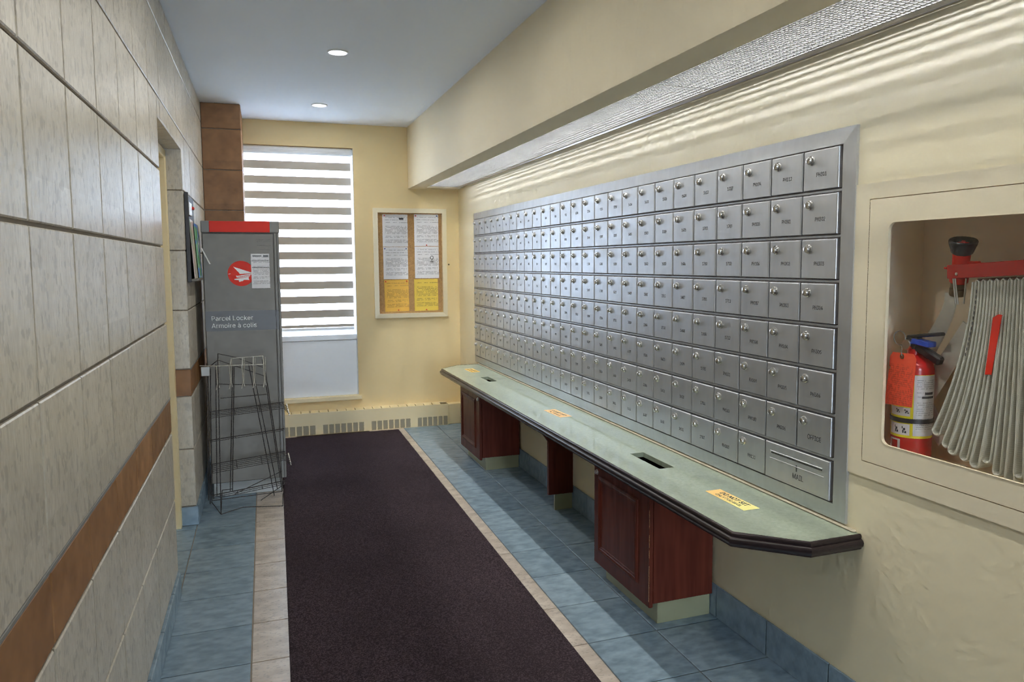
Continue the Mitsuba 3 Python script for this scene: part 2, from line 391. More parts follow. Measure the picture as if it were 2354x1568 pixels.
# door in the recess
dk = thing('door_1', kind='structure')
part(dk, 'frame', cat([bbox(-.53, -.452, OY1 - .055, OY1 - .008, 0, OZ - .01, .003), bbox(-.53, -.452, OY0 - .02, OY0 + .03, 0, OZ - .01, .003), bbox(-.53, -.452, OY0 + .03, OY1 - .055, OZ - .055, OZ - .01, .003)]), 'paint_cream')
part(dk, 'leaf', bbox(-.525, -.485, OY0 + .03, OY1 - .055, .008, OZ - .055, .002), 'door_paint')
part(dk, 'handle', cat([tf(lathe([(0, 0), (.024, 0), (.024, .006), (.009, .010), (.009, .035), (.024, .042), (.026, .052), (.018, .062), (0, .064)], 20), tr(-.485, OY0 + .10, 1.0) @ rot([0, 1, 0], 90))]), 'chrome', smooth=40)

# brown tiled pillar
pk = thing('wall_pillar', kind='structure')
PX, PY = -.1205, 5.64
own(pk, box(XL - B, PX - .007, PY + .007, D, 0, H), 'grout')
prow = [(0, .102)] + ROWS[:6] + [(1.756, 2.036), (2.036, 2.318), (2.318, H)]
def side_tile(y0, y1, z0, z1, x):
    return bbox(x - .008, x, y0 + .002, y1 - .002, z0 + .002, z1 - .002, .002)
for z0, z1 in prow:
    part(pk, 'tile', face_tile(XL + .002, PX - .001, z0 + .003, z1 - .003, PY), 'tile_brown')
    part(pk, 'tile', side_tile(PY + .008, D, z0, z1, PX), 'tile_brown')

# back wall with the window niche
NX0, NX1, NZ0, NZ1 = -.20, .7105, .292, 2.305
bw = thing('wall_back', kind='structure')
own(bw, cat([box(-.75, NX0, D, D + .25, 0, H), box(NX1, 1.95, D, D + .25, 0, H), box(NX0, NX1, D, D + .25, 0, NZ0 - .03), box(NX0, NX1, D, D + .25, NZ1, H)]), 'paint_back')
wk = thing('window_1', kind='structure')
FY = D + .105
part(wk, 'frame', cat([bbox(NX0, NX0 + .035, FY, FY + .06, .80, NZ1, .003), bbox(NX1 - .035, NX1, FY, FY + .06, .80, NZ1, .003), bbox(NX0, NX1, FY, FY + .06, .795, .845, .003), bbox(NX0, NX1, FY, FY + .06, NZ1 - .04, NZ1, .003),
                       bbox(NX1 - .004, NX1 - .0005, D + .002, FY, NZ0, NZ1, .001)]), 'paint_white')
part(wk, 'pane', box(NX0 + .03, NX1 - .03, FY + .028, FY + .0281, .84, NZ1 - .035), 'pane_glass')
part(wk, 'lower_panel', bbox(NX0, NX1 - .004, D + .022, D + .09, NZ0, .7515, .003), 'paint_lower')
part(wk, 'ledge', bbox(NX0, NX1 - .004, D + .012, FY + .02, .752, .797, .004), 'paint_white')
part(wk, 'sill', bbox(NX0 - .02, .735, D - .03, D + .09, NZ0 - .038, NZ0, .006), 'paint_cream')

# roller blind with sheer and opaque bands
rb = thing('roller_blind', 'zebra roller blind with alternating sheer and grey bands in the window niche', 'blind')
BY = D + .05
part(rb, 'cassette', cat([bbox(NX0 + .004, NX1 - .003, D + .012, D + .085, 2.243, 2.302, .012), bbox(NX0 + .004, NX1 - .003, D + .009, D + .014, 2.268, 2.276, .001)]), 'paint_white', label='white blind cassette at the top')
edges = [2.243, 2.1895, 2.1278, 2.0709, 2.0115, 1.9514, 1.893, 1.8326, 1.774, 1.7114, 1.6512]
z = edges[-1]; st = .0597
while z - st > 1.03: z -= st; edges.append(z)
edges += [.9995, .939, .8808, .859]
opq = False
for a, b in zip(edges[:-1], edges[1:]):
    m = box(NX0 + .012, .6925, BY - .0006, BY + .0006, b, a) if opq else (np.array([[NX0 + .012, BY, b], [.6925, BY, b], [.6925, BY, a], [NX0 + .012, BY, a]]), np.array([[0, 1, 2], [0, 2, 3]]))
    part(rb, 'opaque_band' if opq else 'sheer_band', trimesh.Trimesh(*m, process=False) if isinstance(m, tuple) else m, 'blind_opaque' if opq else 'blind_sheer')
    opq = not opq
part(rb, 'bottom_rail', bbox(NX0 + .010, .6945, BY - .012, BY + .012, .832, .858, .006), 'paint_white')

# right wall with the hole of the hose cabinet
FS0, FS1, FZ0, FZ1 = .95, 1.69, .785, 1.56
SZ_ = 1.9935
LZ_ = 2.006
rwk = thing('wall_right', kind='structure')
rp = Polygon([(-(6.5), 0), (5.2, 0), (5.2, H), (-6.5, H)], [[(-FS1, FZ0), (-FS0, FZ0), (-FS0, FZ1), (-FS1, FZ1)]])
own(rwk, tf(onwall(extrude(rp, .296)), tr(.3, 0, 0)), 'paint_right', rw=True)
def plaster(ss, zs, fn, hole=None):
    S_, Z_ = np.meshgrid(ss, zs, indexing='ij')
    d_ = fn(S_, Z_)
    v = np.stack([-d_, S_, Z_], -1).reshape(-1, 3); n_ = len(zs)
    i, j = np.meshgrid(np.arange(len(ss) - 1), np.arange(n_ - 1), indexing='ij')
    if hole is not None:
        cs, cz = (ss[:-1] + ss[1:])[:, None] / 2, (zs[:-1] + zs[1:])[None] / 2
        keep = ~((cs > hole[0]) & (cs < hole[1]) & (cz > hole[2]) & (cz < hole[3])); i, j = i[keep], j[keep]
    i, j = i.ravel(), j.ravel(); a = i * n_ + j
    return trimesh.Trimesh(v, np.vstack([np.c_[a, a + n_ + 1, a + n_], np.c_[a, a + 1, a + n_ + 1]]), process=False)
def f_wall(S_, Z_):
    q = lambda a, b, k: meshkit.noise(np.stack([S_ * a, Z_ * b, np.full_like(S_, k)], -1), 3)
    w = np.clip((q(4, 4, 1.5) - .25) * 2, 0, 1)
    return -.0004 + (.25 + .75 * w) * (.0042 * (np.clip(q(95, 60, 2.5), .45, 1) - .45) + .0060 * (np.clip(q(170, 95, 7.5), .58, 1) - .58)) + .0009 * q(40, 16, 4.5)
def cuts(*segs): return np.unique(np.concatenate([np.linspace(a, b, int(round((b - a) / h)) + 1) for a, b, h in segs]))
part(rwk, 'plaster', plaster(cuts((-1, .9, .03), (.9, FS0, .01), (FS0, FS1, .01), (FS1, 3.0, .0045), (3.0, D, .012)), cuts((.1, FZ0, .005), (FZ0, FZ1, .005), (FZ1, SZ_ + .03, .0045)), f_wall, (FS0, FS1, FZ0, FZ1)), 'paint_right', smooth=True, rw=True)
br = thing('baseboard_right', kind='structure')
own(br, box(-.004, 0, -1, D, 0, .124), 'grout', rw=True)
def rwtile(s0, s1, z0, z1, d):
    return bbox(-d, -.001, s0 + .0018, s1 - .0018, z0, z1, .002)
SJ = [2.067 + .2975 * k for k in range(-4, 15)]
for a, b in zip(SJ[:-1], SJ[1:]):
    b = min(b, D - .09)
    if b - a > .02: part(br, 'tile', rwtile(a, b, .001, .128, .010), 'tile_blue', rw=True)

# soffit box along the right wall
SZ, SD, L0, L1 = 1.9935, .428, .055, .305
sk = thing('ceiling_soffit', kind='structure')
own(sk, cat([box(-SD, -SD + .018, -5.0, D, SZ, H), box(-SD, -L1, -5.0, D, SZ - .0, SZ + .018), box(-L1 - .012, -L1, -5.0, D, SZ + .018, 2.20)]), 'paint_soffit', rw=True)
def f_soffit(S_, Z_):
    q = lambda a, b, k: meshkit.noise(np.stack([S_ * a, Z_ * b, np.full_like(S_, k)], -1), 5)
    return SD + .0001 + .0034 * (np.clip(q(70, 9, 1.5), .4, 1) - .4) + .0036 * (np.clip(q(150, 22, 6.5), .55, 1) - .55)
part(sk, 'plaster', plaster(cuts((.6, 3.2, .005), (3.2, D, .012)), np.linspace(SZ, H, 60), f_soffit), 'paint_soffit', smooth=True, rw=True)
part(sk, 'housing', cat([box(-L1, -.0, -5.0, D, 2.19, 2.20), box(-.014, -.006, -5.0, D, LZ_ + .002, 2.19), box(-L1, -L1 + .002, -5.0, D, LZ_ + .014, 2.19)]), 'housing_grey', rw=True)
part(sk, 'end_board', box(-L1, -.0005, 6.055, D, SZ, SZ + .018), 'paint_soffit', rw=True)

# ------------------------------------------------------------------ cove light under the soffit
lk = thing('ceiling_light', 'long fluorescent strip light with silvery prismatic lens under the soffit above the mailboxes', 'ceiling light')
scene['lamp_glow'] = {'type': 'diffuse', 'reflectance': rgb((.8, .8, .8))}
PIT = .0155

def lens_panel(s0, s1):
    """a thin prismatic sheet: strips along and across, holes between"""
    ms = []
    for d, hw in [(.0610 + i * .0255, .0041 - .0003 * i) for i in range(5)] + [(.1800 + i * .01275, .0022) for i in range(10)]:
        ms.append(box(-d - hw, -d + hw, s0, s1, LZ_, LZ_ + .0012))
    ms.append(box(-L1, -L1 + .010, s0, s1, LZ_, LZ_ + .0012)); ms.append(box(-.047, -.041, s0, s1, LZ_, LZ_ + .0012))
    m_ = int(round((s1 - s0) / PIT))
    for j in range(m_ + 1):
        s_ = s0 + j * (s1 - s0) / m_
        ms.append(box(-L1, -.041, s_ - .0022, s_ + .0022, LZ_ - .0008, LZ_ + .0004))
    ms.append(box(-L1, -.041, s0 - .005, s0 + .005, LZ_ - .0012, LZ_))
    return cat(ms)
for k in range(6):
    part(lk, 'lens', lens_panel(6.05 - 1.22 * (k + 1), 6.05 - 1.22 * k), 'lens', rw=True)
part(lk, 'edge_trim', cat([bbox(-.044, -.014, -1.3, 6.055, LZ_ - .0006, LZ_ + .0016, .0006), bbox(-.0190, -.0150, -1.3, 6.055, LZ_ - .005, LZ_ + .001, .0012)]), 'alu_trim', rw=True)
TD, TZ = .262, LZ_ + .100
for k in range(5):
    s1 = 5.93 - 1.22 * k; s0 = s1 - 1.18
    part(lk, 'tube', tf(lathe([(.008, s0), (.008, s1)], 12), np.array([[1, 0, 0, -TD], [0, 0, 1, 0], [0, -1, 0, TZ], [0, 0, 0, 1.0]])), 'lamp_glow', smooth=True, rw=True, emitter={'type': 'area', 'radiance': rgb((TUBE, TUBE * .97, TUBE * .90))})

# recessed downlights
def downlight(y, lab, dim=1.0):
    k = thing('downlight', lab, 'ceiling light', 'downlights in the ceiling')
    disc = trimesh.creation.cylinder(.046, .004, sections=40); disc.apply_translation([.408, y, H - .002])
    part(k, 'lamp', disc, 'lamp_glow', emitter={'type': 'area', 'radiance': rgb((DOWN, DOWN * .96, DOWN * .88))})
    part(k, 'trim_ring', tf(lathe([(.0465, -.0005), (.0465, -.006), (.052, -.006), (.056, -.001), (.056, 0)], 40), tr(.408, y, H)), 'paint_white', smooth=40)
for y, lab in ((4.118, 'round white recessed downlight, nearer and larger of the two in the ceiling'), (5.499, 'round white recessed downlight, farther of the two, close to the window wall'),
               (2.737, 'round recessed downlight over the runner mat, just above the picture'), (1.356, 'round recessed downlight over the near end of the runner mat')):
    downlight(y, lab)

# ------------------------------------------------------------------ mailboxes
bank = thing('mailbox_bank', 'wall-mounted bank of brushed aluminium apartment mailboxes above the green counter', 'mailboxes')
def frame_rail(pts_out, pts_in, d_out, d_in):
    v = np.array([[0, *pts_out[0]], [0, *pts_out[1]], [-d_out, *pts_out[1]], [-d_out, *pts_out[0]], [-d_in, *pts_in[0]], [-d_in, *pts_in[1]], [-.002, *pts_in[0]], [-.002, *pts_in[1]]], float)
    f = [[0, 1, 2], [0, 2, 3], [3, 2, 5], [3, 5, 4], [4, 5, 7], [4, 7, 6]]
    f += [[0, 3, 4], [0, 4, 6], [1, 5, 2], [1, 7, 5]]
    return trimesh.Trimesh(v, np.array(f), process=False)
S0, S1, Z0, Z1 = 1.7195, 5.690, .5905, 1.7640
i0, i1, j0, j1 = 1.767, 5.664, .640, 1.7165
O = [(S0, Z0), (S1, Z0), (S1, Z1), (S0, Z1)]; I = [(i0, j0), (i1, j0), (i1, j1), (i0, j1)]
part(bank, 'back_plate', box(-.004, -.001, S0 + .004, S1 - .004, Z0 + .004, Z1 - .004), 'alu_gap', rw=True)
for k in range(4):
    n_ = (k + 1) % 4
    part(bank, 'frame_rail', frame_rail([O[k], O[n_]], [I[k], I[n_]], .010, .014), 'aluminium', rw=True)
PIT0, PIT1 = .1535, .1450
ce = [1.7775]
for k in range(26): ce.append(ce[-1] + PIT0 + (PIT1 - PIT0) * k / 25)
rt = [1.7126 - .1351 * k for k in range(8)]; DH = .1205
# rails between the rows, mullions between the columns
for k in range(1, 8):
    part(bank, 'row_rail', bbox(-.0115, -.003, i0 + (0 if k < 8 else .3), i1, rt[k] + .0028, rt[k - 1] - DH - .0028, .002), 'aluminium', rw=True)
def door_mesh(w, h):
    """pan with raised field: local x = -out, y across, z up, centred on its lower right corner"""
    def ring(d, i, j): return [[-d, i, j], [-d, w - j, j], [-d, w - j, h - i], [-d, i, h - i]]     # i: near side and top, j: far side and bottom
    v = np.array(ring(.003, 0, 0) + ring(.0165, 0, 0) + ring(.0182, .0007, .0002) + ring(.0198, .0024, .0005) + ring(.0203, .0042, .0010))
    f = []
    for o in (0, 4, 8, 12):
        for k in range(4):
            n_ = (k + 1) % 4; f += [[o + k, o + 4 + n_, o + n_], [o + k, o + 4 + k, o + 4 + n_]]
    f += [[16, 18, 17], [16, 19, 18]]
    return trimesh.Trimesh(v, np.array(f), process=False)
DW = .1425
d_ply = mikit.ply(door_mesh(DW, DH), 'aluminium')
lockm = tf(lathe([(.0145, 0), (.0145, .004), (.0125, .006), (.0105, .006), (.0105, .011), (.0092, .0135), (.005, .0145), (0, .0147)], 20), rot([0, 1, 0], -90))
l_ply = mikit.ply(lockm, 'chrome', smooth=35)
slotm = tf(bbox(-.0152, -.0140, -.0012, .0012, -.0052, .0052, .0004), np.eye(4))
s_ply = mikit.ply(slotm, 'lock_slot')
units = [f'{f_}{n_:02d}' for f_ in (list(range(1, 13)) + [14, 15, 16, 17]) for n_ in range(1, 13)]
units = [u for u in units if int(u) >= 112] + [f'PH{n_}' for n_ in list(range(101, 113)) + list(range(201, 207)) + list(range(301, 307))] + ['OFFICE']
def mtx(M): return T([[float(x) for x in r] for r in M])
ui = 0
for col in range(26):           # from the far end
    k = 25 - col                # column counted from the near end
    w = ce[k + 1] - ce[k] - .0075
    for r in range(8):
        if k < 2 and r == 7: continue
        u = units[ui]; ui += 1
        zz = rt[r] - DH; ss = ce[k]
        jit = rng.uniform(-.0006, .0006)
        base = RW @ tr(jit, ss, zz)
        M = base @ np.diag([1, w / DW, 1, 1.0])
        key = numbered(bank + '__door')
        scene[key] = {**d_ply, 'to_world': mtx(M)}
        labels[key] = {'label': f'aluminium mailbox door marked {u}'}
        lk_ = key + '__lock'
        Ml = base @ tr(-.0202, w - .0315, DH - .030) @ rot([1, 0, 0], float(rng.uniform(-35, 35)))
        scene[lk_] = {**l_ply, 'to_world': mtx(Ml)}
        scene[key + '__keyhole'] = {**s_ply, 'to_world': mtx(Ml)}
        tm = onwall(text(u, .0122 if u != 'OFFICE' else .0150, .0005, sx=.80))
        M3 = base @ tr(-.0204, w * .47, .0395 if u != 'OFFICE' else .036)
        scene[key + '__number'] = mikit.ply(tf(tm, M3), 'ink')
# the outgoing mail door, two columns wide
key = numbered(bank + '__door'); labels[key] = {'label': 'wide outgoing mail door marked MAIL with a letter slot'}
wm = ce[2] - ce[0] - .0075; hm = .1215; zm = rt[7] - hm
base = RW @ tr(0, ce[0], zm)
scene[key] = mikit.ply(tf(door_mesh(wm, hm), base), 'aluminium')
scene[key + '__letter_slot'] = mikit.ply(tf(cat([bbox(-.0208, -.0200, .030, wm - .030, .0845, .0905, .0005)]), base), 'lock_slot')
scene[key + '__slot_lip'] = mikit.ply(tf(cat([bbox(-.0235, -.0200, .026, wm - .026, .0905, .0945, .0015), bbox(-.0218, -.0200, .022, wm - .022, .0660, .0690, .0008)]), base), 'aluminium')
scene[key + '__keyhole'] = mikit.ply(tf(cat([bbox(-.0210, -.0200, .142, .1475, .052, .073, .001)]), base), 'lock_slot')
scene[key + '__number'] = mikit.ply(tf(onwall(text('MAIL', .0175, .0005, sx=.85)), base @ tr(-.0204, .137, .027)), 'ink')

# ------------------------------------------------------------------ counter
ct = thing('countertop', 'long pale green laminate counter with dark moulded wood edge under the mailboxes', 'counter')
CZ, CT = .578, .020
OUT = [(-.0015, 1.672), (-.180, 1.672), (-.335, 1.815), (-.335, 5.455), (-.180, 5.600), (-.0015, 5.600)]
SL = [(-.197, -.134, 2.4775, 2.722), (-.186, -.130, 4.740, 4.946)]
top = Polygon(OUT, [[(a, c), (b, c), (b, d), (a, d)] for a, b, c, d in SL])
part(ct, 'slab', tf(extrude(top, CT), tr(0, 0, CZ - CT)), 'laminate', rw=True)
prof = [(0, CZ - .0005), (.0035, CZ + .0012), (.0085, CZ - .0005), (.0105, CZ - .005), (.0105, CZ - .0085), (.0085, CZ - .0095), (.0085, CZ - .0125), (.013, CZ - .0135), (.0175, CZ - .0165), (.0195, CZ - .0215), (.0195, CZ - .0285), (.017, CZ - .034), (.0125, CZ - .038), (.011, CZ - .0395), (.011, CZ - .043), (0, CZ - .043)]
def sweep_edge(path, prof):
    P = np.array(path, float); seg = np.diff(P, axis=0); seg /= np.linalg.norm(seg, axis=1, keepdims=True)
    nrm = np.stack([-seg[:, 1], seg[:, 0]], 1)
    c = np.array([-.1, 3.5])
    if ((P[:-1] + P[1:]) / 2 - c)[2] @ nrm[2] < 0: nrm = -nrm
    mit = []
    for i in range(len(P)):
        if i == 0: mit.append(nrm[0])
        elif i == len(P) - 1: mit.append(nrm[-1])
        else:
            b = nrm[i - 1] + nrm[i]; b /= np.linalg.norm(b); mit.append(b / (b @ nrm[i]))
    ms = []
    n_ = len(prof)
    for i in range(len(P) - 1):
        v = [[*(P[j] + o * mit[j]), z_] for j in (i, i + 1) for o, z_ in prof]
        f = []
        for a in range(n_ - 1): f += [[a, a + 1, n_ + a + 1], [a, n_ + a + 1, n_ + a]]
        ms.append(trimesh.Trimesh(np.array(v), np.array(f), process=False))
    return cat(ms)
part(ct, 'edge_moulding', sweep_edge(OUT, prof), 'wood_dark', rw=True, smooth=50)
part(ct, 'caulk_strip', tf(cat([bbox(-.016, -.0005, 1.68, 5.60, CZ, CZ + .008, .004)]), np.eye(4)), 'caulk', rw=True)

def cabinet(s0, s1, lab, lockside):
    k = thing('cabinet', lab, 'cabinet')
    zb, zt = .088, CZ - .047
    d0, d1 = .012, .272
    part(k, 'body', cat([bbox(-d1, -d0, s0, s0 + .018, zb, zt, .001), bbox(-d1, -d0, s1 - .018, s1, zb, zt, .001), box(-d1, -d0, s0 + .018, s1 - .018, zb, zb + .018), box(-d0 - .004, -d0, s0 + .018, s1 - .018, zb + .018, zt)]), 'wood_red', rw=True)
    part(k, 'toe_kick', cat([box(-.246, -.014, s0 + .014, s1 - .03, 0.0005, zb), ]), 'kick', rw=True)
    z0, z1 = .074, zt - .006
    dd = part(k, 'door', bbox(-.291, -.274, s0 - .002, s1, z0, z1, .0025), 'wood_red', rw=True)
    a0, a1, c0, c1 = s0 + .085, s1 - .045, z0 + .062, z1 - .055
    o = lambda i: [(a0 + i, c0 + i), (a1 - i, c0 + i), (a1 - i, c1 - i), (a0 + i, c1 - i)]
    prof_ = [(0, .291), (.003, .296), (.010, .2985), (.016, .2965), (.019, .2935), (.024, .2945), (.027, .2925), (.029, .2905)]
    v, f = [], []
    for i_, d_ in prof_: v += [[-d_, s_, z_] for s_, z_ in o(i_)]
    for q in range(len(prof_) - 1):
        for e in range(4):
            n_ = (e + 1) % 4; f += [[q * 4 + e, q * 4 + n_, q * 4 + 4 + n_], [q * 4 + e, q * 4 + 4 + n_, q * 4 + 4 + e]]
    part(dd, 'panel_moulding', trimesh.Trimesh(np.array(v), np.array(f), process=False), 'wood_red', rw=True)
    ls = s1 - .030 if lockside > 0 else s0 + .03
    part(dd, 'lock', tf(lathe([(.0115, 0), (.0115, .002), (.009, .004), (.0085, .008), (.006, .009), (0, .009)], 20), tr(-.291, ls, z1 - .046) @ rot([0, 1, 0], -90)), 'chrome', smooth=35, rw=True, label='small round chrome lock')
    if lockside > 0: part(dd, 'chipped_edge', cat([bbox(-.2925, -.2912, s0 - .0022, s0 - .0008, z_, z_ + l_, .0002) for z_, l_ in ((.10, .14), (.27, .03), (.31, .05), (.385, .07))]), 'wood_chip', rw=True, label='bare wood showing along the chipped door edge')
    return k
cabinet(2.388, 2.868, 'dark red wood cabinet with panelled door nearest the camera under the counter', 1)
cabinet(4.628, 5.105, 'dark red wood cabinet under the far end of the counter, next to the heater', -1)
bk = thing('bracket_leg', 'narrow dark red wood bracket leg with sloped front between the two cabinets', 'table leg')
bp = Polygon([(-.158, .092), (-.012, .092), (-.012, CZ - .047), (-.272, CZ - .047), (-.228, .490), (-.158, .392)])
part(bk, 'post', tf(xz(extrude(bp, .022)), tr(0, 3.757, 0)), 'wood_red', rw=True)
part(bk, 'toe_kick', box(-.119, -.014, 3.742, 3.755, .0005, .092), 'kick', rw=True)

def sticker(x0, x1, s0, s1, m, lab, ang=0):
    k = thing('notice_sticker', lab, 'sticker')
    z_ = CZ + .0006
    c = ((x0 + x1) / 2, (s0 + s1) / 2, 0)
    R_ = rot([0, 0, 1], ang, c)
    v = np.array([[x0, s1, z_], [x0, s0, z_], [x1, s0, z_], [x1, s1, z_]])
    (vv, ff), uv = quad_uv(v)
    part(k, 'sheet', tf(trimesh.Trimesh(vv, ff, process=False), R_), m, rw=True, uv=uv)
    A = np.array([[0, 1, 0, 0], [-1, 0, 0, 0], [0, 0, 1, 0], [0, 0, 0, 1.0]])
    t1 = tf(text('DO NOT SIT', .0185, .0003, bold=True, sx=1.0), tr(x0 + .034, (s0 + s1) / 2, z_ + .0001) @ A)
    t2 = tf(text('ONLY FOR MAIL', .0125, .0003, bold=False, sx=1.05), tr(x0 + .012, (s0 + s1) / 2, z_ + .0001) @ A)
    part(k, 'lettering', tf(cat([t1, t2]), R_), 'ink', rw=True)
sticker(-.193, -.131, 1.957, 2.176, 'sticker_paper', 'yellow to orange paper DO NOT SIT sign at the near end of the green counter')
sticker(-.194, -.126, 3.497, 3.703, 'sticker_orange', 'pale orange paper DO NOT SIT sign halfway along the green counter', 3)
sticker(-.186, -.118, 5.186, 5.379, 'sticker_yellow', 'orange-yellow paper DO NOT SIT sign at the far end of the green counter', 2)

# ------------------------------------------------------------------ baseboard heater
hk = thing('baseboard_heater', 'cream metal baseboard heater with slotted vents under the window', 'heater')
HY = D - .09
part(hk, 'cover', cat([bbox(PX, 1.448, HY, HY + .004, .006, .1815, .0015), box(PX, 1.448, HY + .004, HY + .012, .1745, .1810), bbox(PX, 1.448, HY, D, .0, .012, .001),
                       box(PX, 1.448, D - .02, D, .179, .186)] + [tf(bbox(-.0325, .0325, 0, .060, .0, .002, .0008), tr(x_, HY + .012, .1795) @ rot([1, 0, 0], 5)) for x_ in np.arange(PX + .04, 1.42, .0715)] + [bbox(1.446, 1.449, HY, D, .006, .1815, .0008)]), 'paint_cream')
part(hk, 'inner_pan', box(PX, 1.446, HY + .02, HY + .03, .012, .174), 'black_satin')
part(hk, 'end_cap', bbox(1.449, xwall(D) - .001, HY + .016, D, .0, .176, .004), 'paint_cream')
for a, b, n_ in ((-.06, .3551, 8), (.4058, .740, 7), (.7943, 1.1263, 7), (1.1791, 1.4448, 6)):
    w_ = (b - a) / n_
    for i_ in range(n_):
        x_ = a + i_ * w_
        part(hk, 'vent_slot', bbox(x_ + .004, x_ + w_ - .006, HY - .0012, HY + .001, .004, .0785, .0004), 'vent_dark' if 'vent_dark' in scene else mat('vent_dark', (.26, .225, .15), .7))

# ------------------------------------------------------------------ notice board
nb = thing('notice_board', 'cork notice board with cream frame on the back wall beside the window', 'notice board')
X0, X1, ZB, ZT = .8555, 1.4675, .924, 1.829
def rail(pts_o, pts_i, y_o, y_i):
    v = np.array([[pts_o[0][0], D, pts_o[0][1]], [pts_o[1][0], D, pts_o[1][1]], [pts_o[1][0], y_o, pts_o[1][1]], [pts_o[0][0], y_o, pts_o[0][1]], [pts_i[0][0], y_i, pts_i[0][1]], [pts_i[1][0], y_i, pts_i[1][1]], [pts_i[0][0], D - .006, pts_i[0][1]], [pts_i[1][0], D - .006, pts_i[1][1]]], float)
    f = [[0, 1, 2], [0, 2, 3], [3, 2, 5], [3, 5, 4], [4, 5, 7], [4, 7, 6], [0, 3, 4], [0, 4, 6], [1, 5, 2], [1, 7, 5]]
    return trimesh.Trimesh(v, np.array(f), process=False)
Fo = [(X0, ZB), (X1, ZB), (X1, ZT), (X0, ZT)]; fi = .037; Fi = [(X0 + fi, ZB + fi), (X1 - fi, ZB + fi), (X1 - fi, ZT - fi), (X0 + fi, ZT - fi)]
for k in range(4):
    n_ = (k + 1) % 4; part(nb, 'frame_rail', rail([Fo[k], Fo[n_]], [Fi[k], Fi[n_]], D - .036, D - .040), 'board_frame')
part(nb, 'cork_panel', box(X0 + .03, X1 - .03, D - .010, D, ZB + .03, ZT - .03), 'cork')
mat('pin_red', (.5, .02, .03), .3); mat('pin_blue', (.03, .05, .25), .3)
def paper(x0, x1, z0, z1, m, lab, pins, tilt=0, extra=None):
    k = thing('paper_notice', lab, 'paper')
    y_ = D - .0105
    (v, f), uv = quad_uv([[x0, y_, z0], [x1, y_ - .001, z0], [x1, y_, z1], [x0, y_, z1]])
    R_ = rot([0, 1, 0], tilt, ((x0 + x1) / 2, y_, (z0 + z1) / 2))
    part(k, 'sheet', tf(trimesh.Trimesh(v, f, process=False), R_), m, uv=uv)
    for a, b, c in pins:
        part(k, 'pin', tf(lathe([(.0055, 0), (.0055, .002), (.0035, .005), (.0045, .008), (.003, .009), (0, .009)], 12), R_ @ tr(x0 + a * (x1 - x0), y_ - .001, z0 + b * (z1 - z0)) @ rot([1, 0, 0], 90)), c, smooth=40)
    if extra is not None: part(k, 'emblem', tf(extra, tr(0, y_ - .0015, 0)), 'ink')
paper(.9335, 1.142, 1.514, 1.780, 'paper_white', 'white printed sheet at top left of the cork board', [(.08, .96, 'pin_red')], extra=xz(extrude(sbox(1.07, 1.738, 1.108, 1.752), .0004)))
paper(.935, 1.140, 1.2455, 1.511, 'paper_white', 'white printed sheet at middle left of the cork board with two dark pins', [(.07, .95, 'pin_blue'), (.93, .95, 'pin_blue')])
paper(.940, 1.142, .976, 1.2395, 'paper_orange', 'orange printed sheet at bottom left of the cork board', [(.06, .95, 'pin_red'), (.93, .95, 'pin_red'), (.55, .04, 'pin_red')], -.8)
paper(1.197, 1.4025, 1.520, 1.784, 'paper_white', 'white printed sheet at top right of the cork board', [(.06, .95, 'pin_red'), (.94, .95, 'pin_blue'), (.5, .03, 'pin_red')])
import shapely
from shapely.geometry import Point
emb = shapely.union_all([Point(1.343, 1.423).buffer(.015).difference(Point(1.343, 1.423).buffer(.0105)), sbox(1.341, 1.383, 1.345, 1.412), Polygon([(1.325, 1.394), (1.361, 1.394), (1.350, 1.386), (1.336, 1.386)]), sbox(1.328, 1.377, 1.358, 1.381)])
paper(1.197, 1.4025, 1.2505, 1.516, 'paper_white', 'white printed sheet with a small round tree emblem at middle right of the cork board', [], extra=xz(extrude(emb, .0004)))
paper(1.1885, 1.3915, .977, 1.243, 'paper_yellow', 'bright yellow printed sheet at bottom right of the cork board', [(.5, .03, 'pin_red')], -.3)
nk = thing('wall_nail', 'tiny brown nail in the back wall just right of the notice board', 'nail')
own(nk, tf(lathe([(.004, 0), (.007, .004), (.007, .008), (0, .010)], 10), tr(1.4895, D, 1.364) @ rot([1, 0, 0], 90)), 'brass_dark')

# ------------------------------------------------------------------ parcel locker
pl = thing('parcel_locker', 'grey steel parcel locker with red top band beside the tiled wall', 'locker')
LY, LX0, LX1, LZ = 4.62, -.335, .0885, 1.6265
part(pl, 'body', cat([bbox(LX0 + .002, LX1 - .001, LY + .012, LY + .56, .085, LZ - .066, .004)]), 'steel_grey')
part(pl, 'front_door', cat([bbox(LX0 + .006, LX1 - .031, LY, LY + .014, .090, LZ - .072, .003)]), 'steel_grey')
part(pl, 'corner_post', cat([bbox(LX1 - .029, LX1 - .014, LY - .004, LY + .014, .088, LZ - .068, .003), bbox(LX1 - .012, LX1, LY - .001, LY + .014, .088, LZ - .068, .003)]), 'steel_post')
part(pl, 'header', cat([bbox(LX0, LX1 + .003, LY - .003, LY + .565, LZ - .068, LZ, .004)]), 'steel_post')
part(pl, 'red_band', bbox(-.290, .0395, LY - .006, LY - .002, LZ - .0645, LZ - .001, .002), 'red_gloss')
part(pl, 'plinth', bbox(LX0 + .01, .0625, LY + .03, LY + .54, 0, .085, .003), mat('plinth_grey', (.40, .41, .40), .5))
part(pl, 'dark_band', cat([box(LX0 + .0062, LX1 - .031, LY - .0006, LY + .001, .990, 1.106), box(LX1 - .0285, LX1 - .0145, LY - .0046, LY - .003, .990, 1.106)]), 'band_grey')
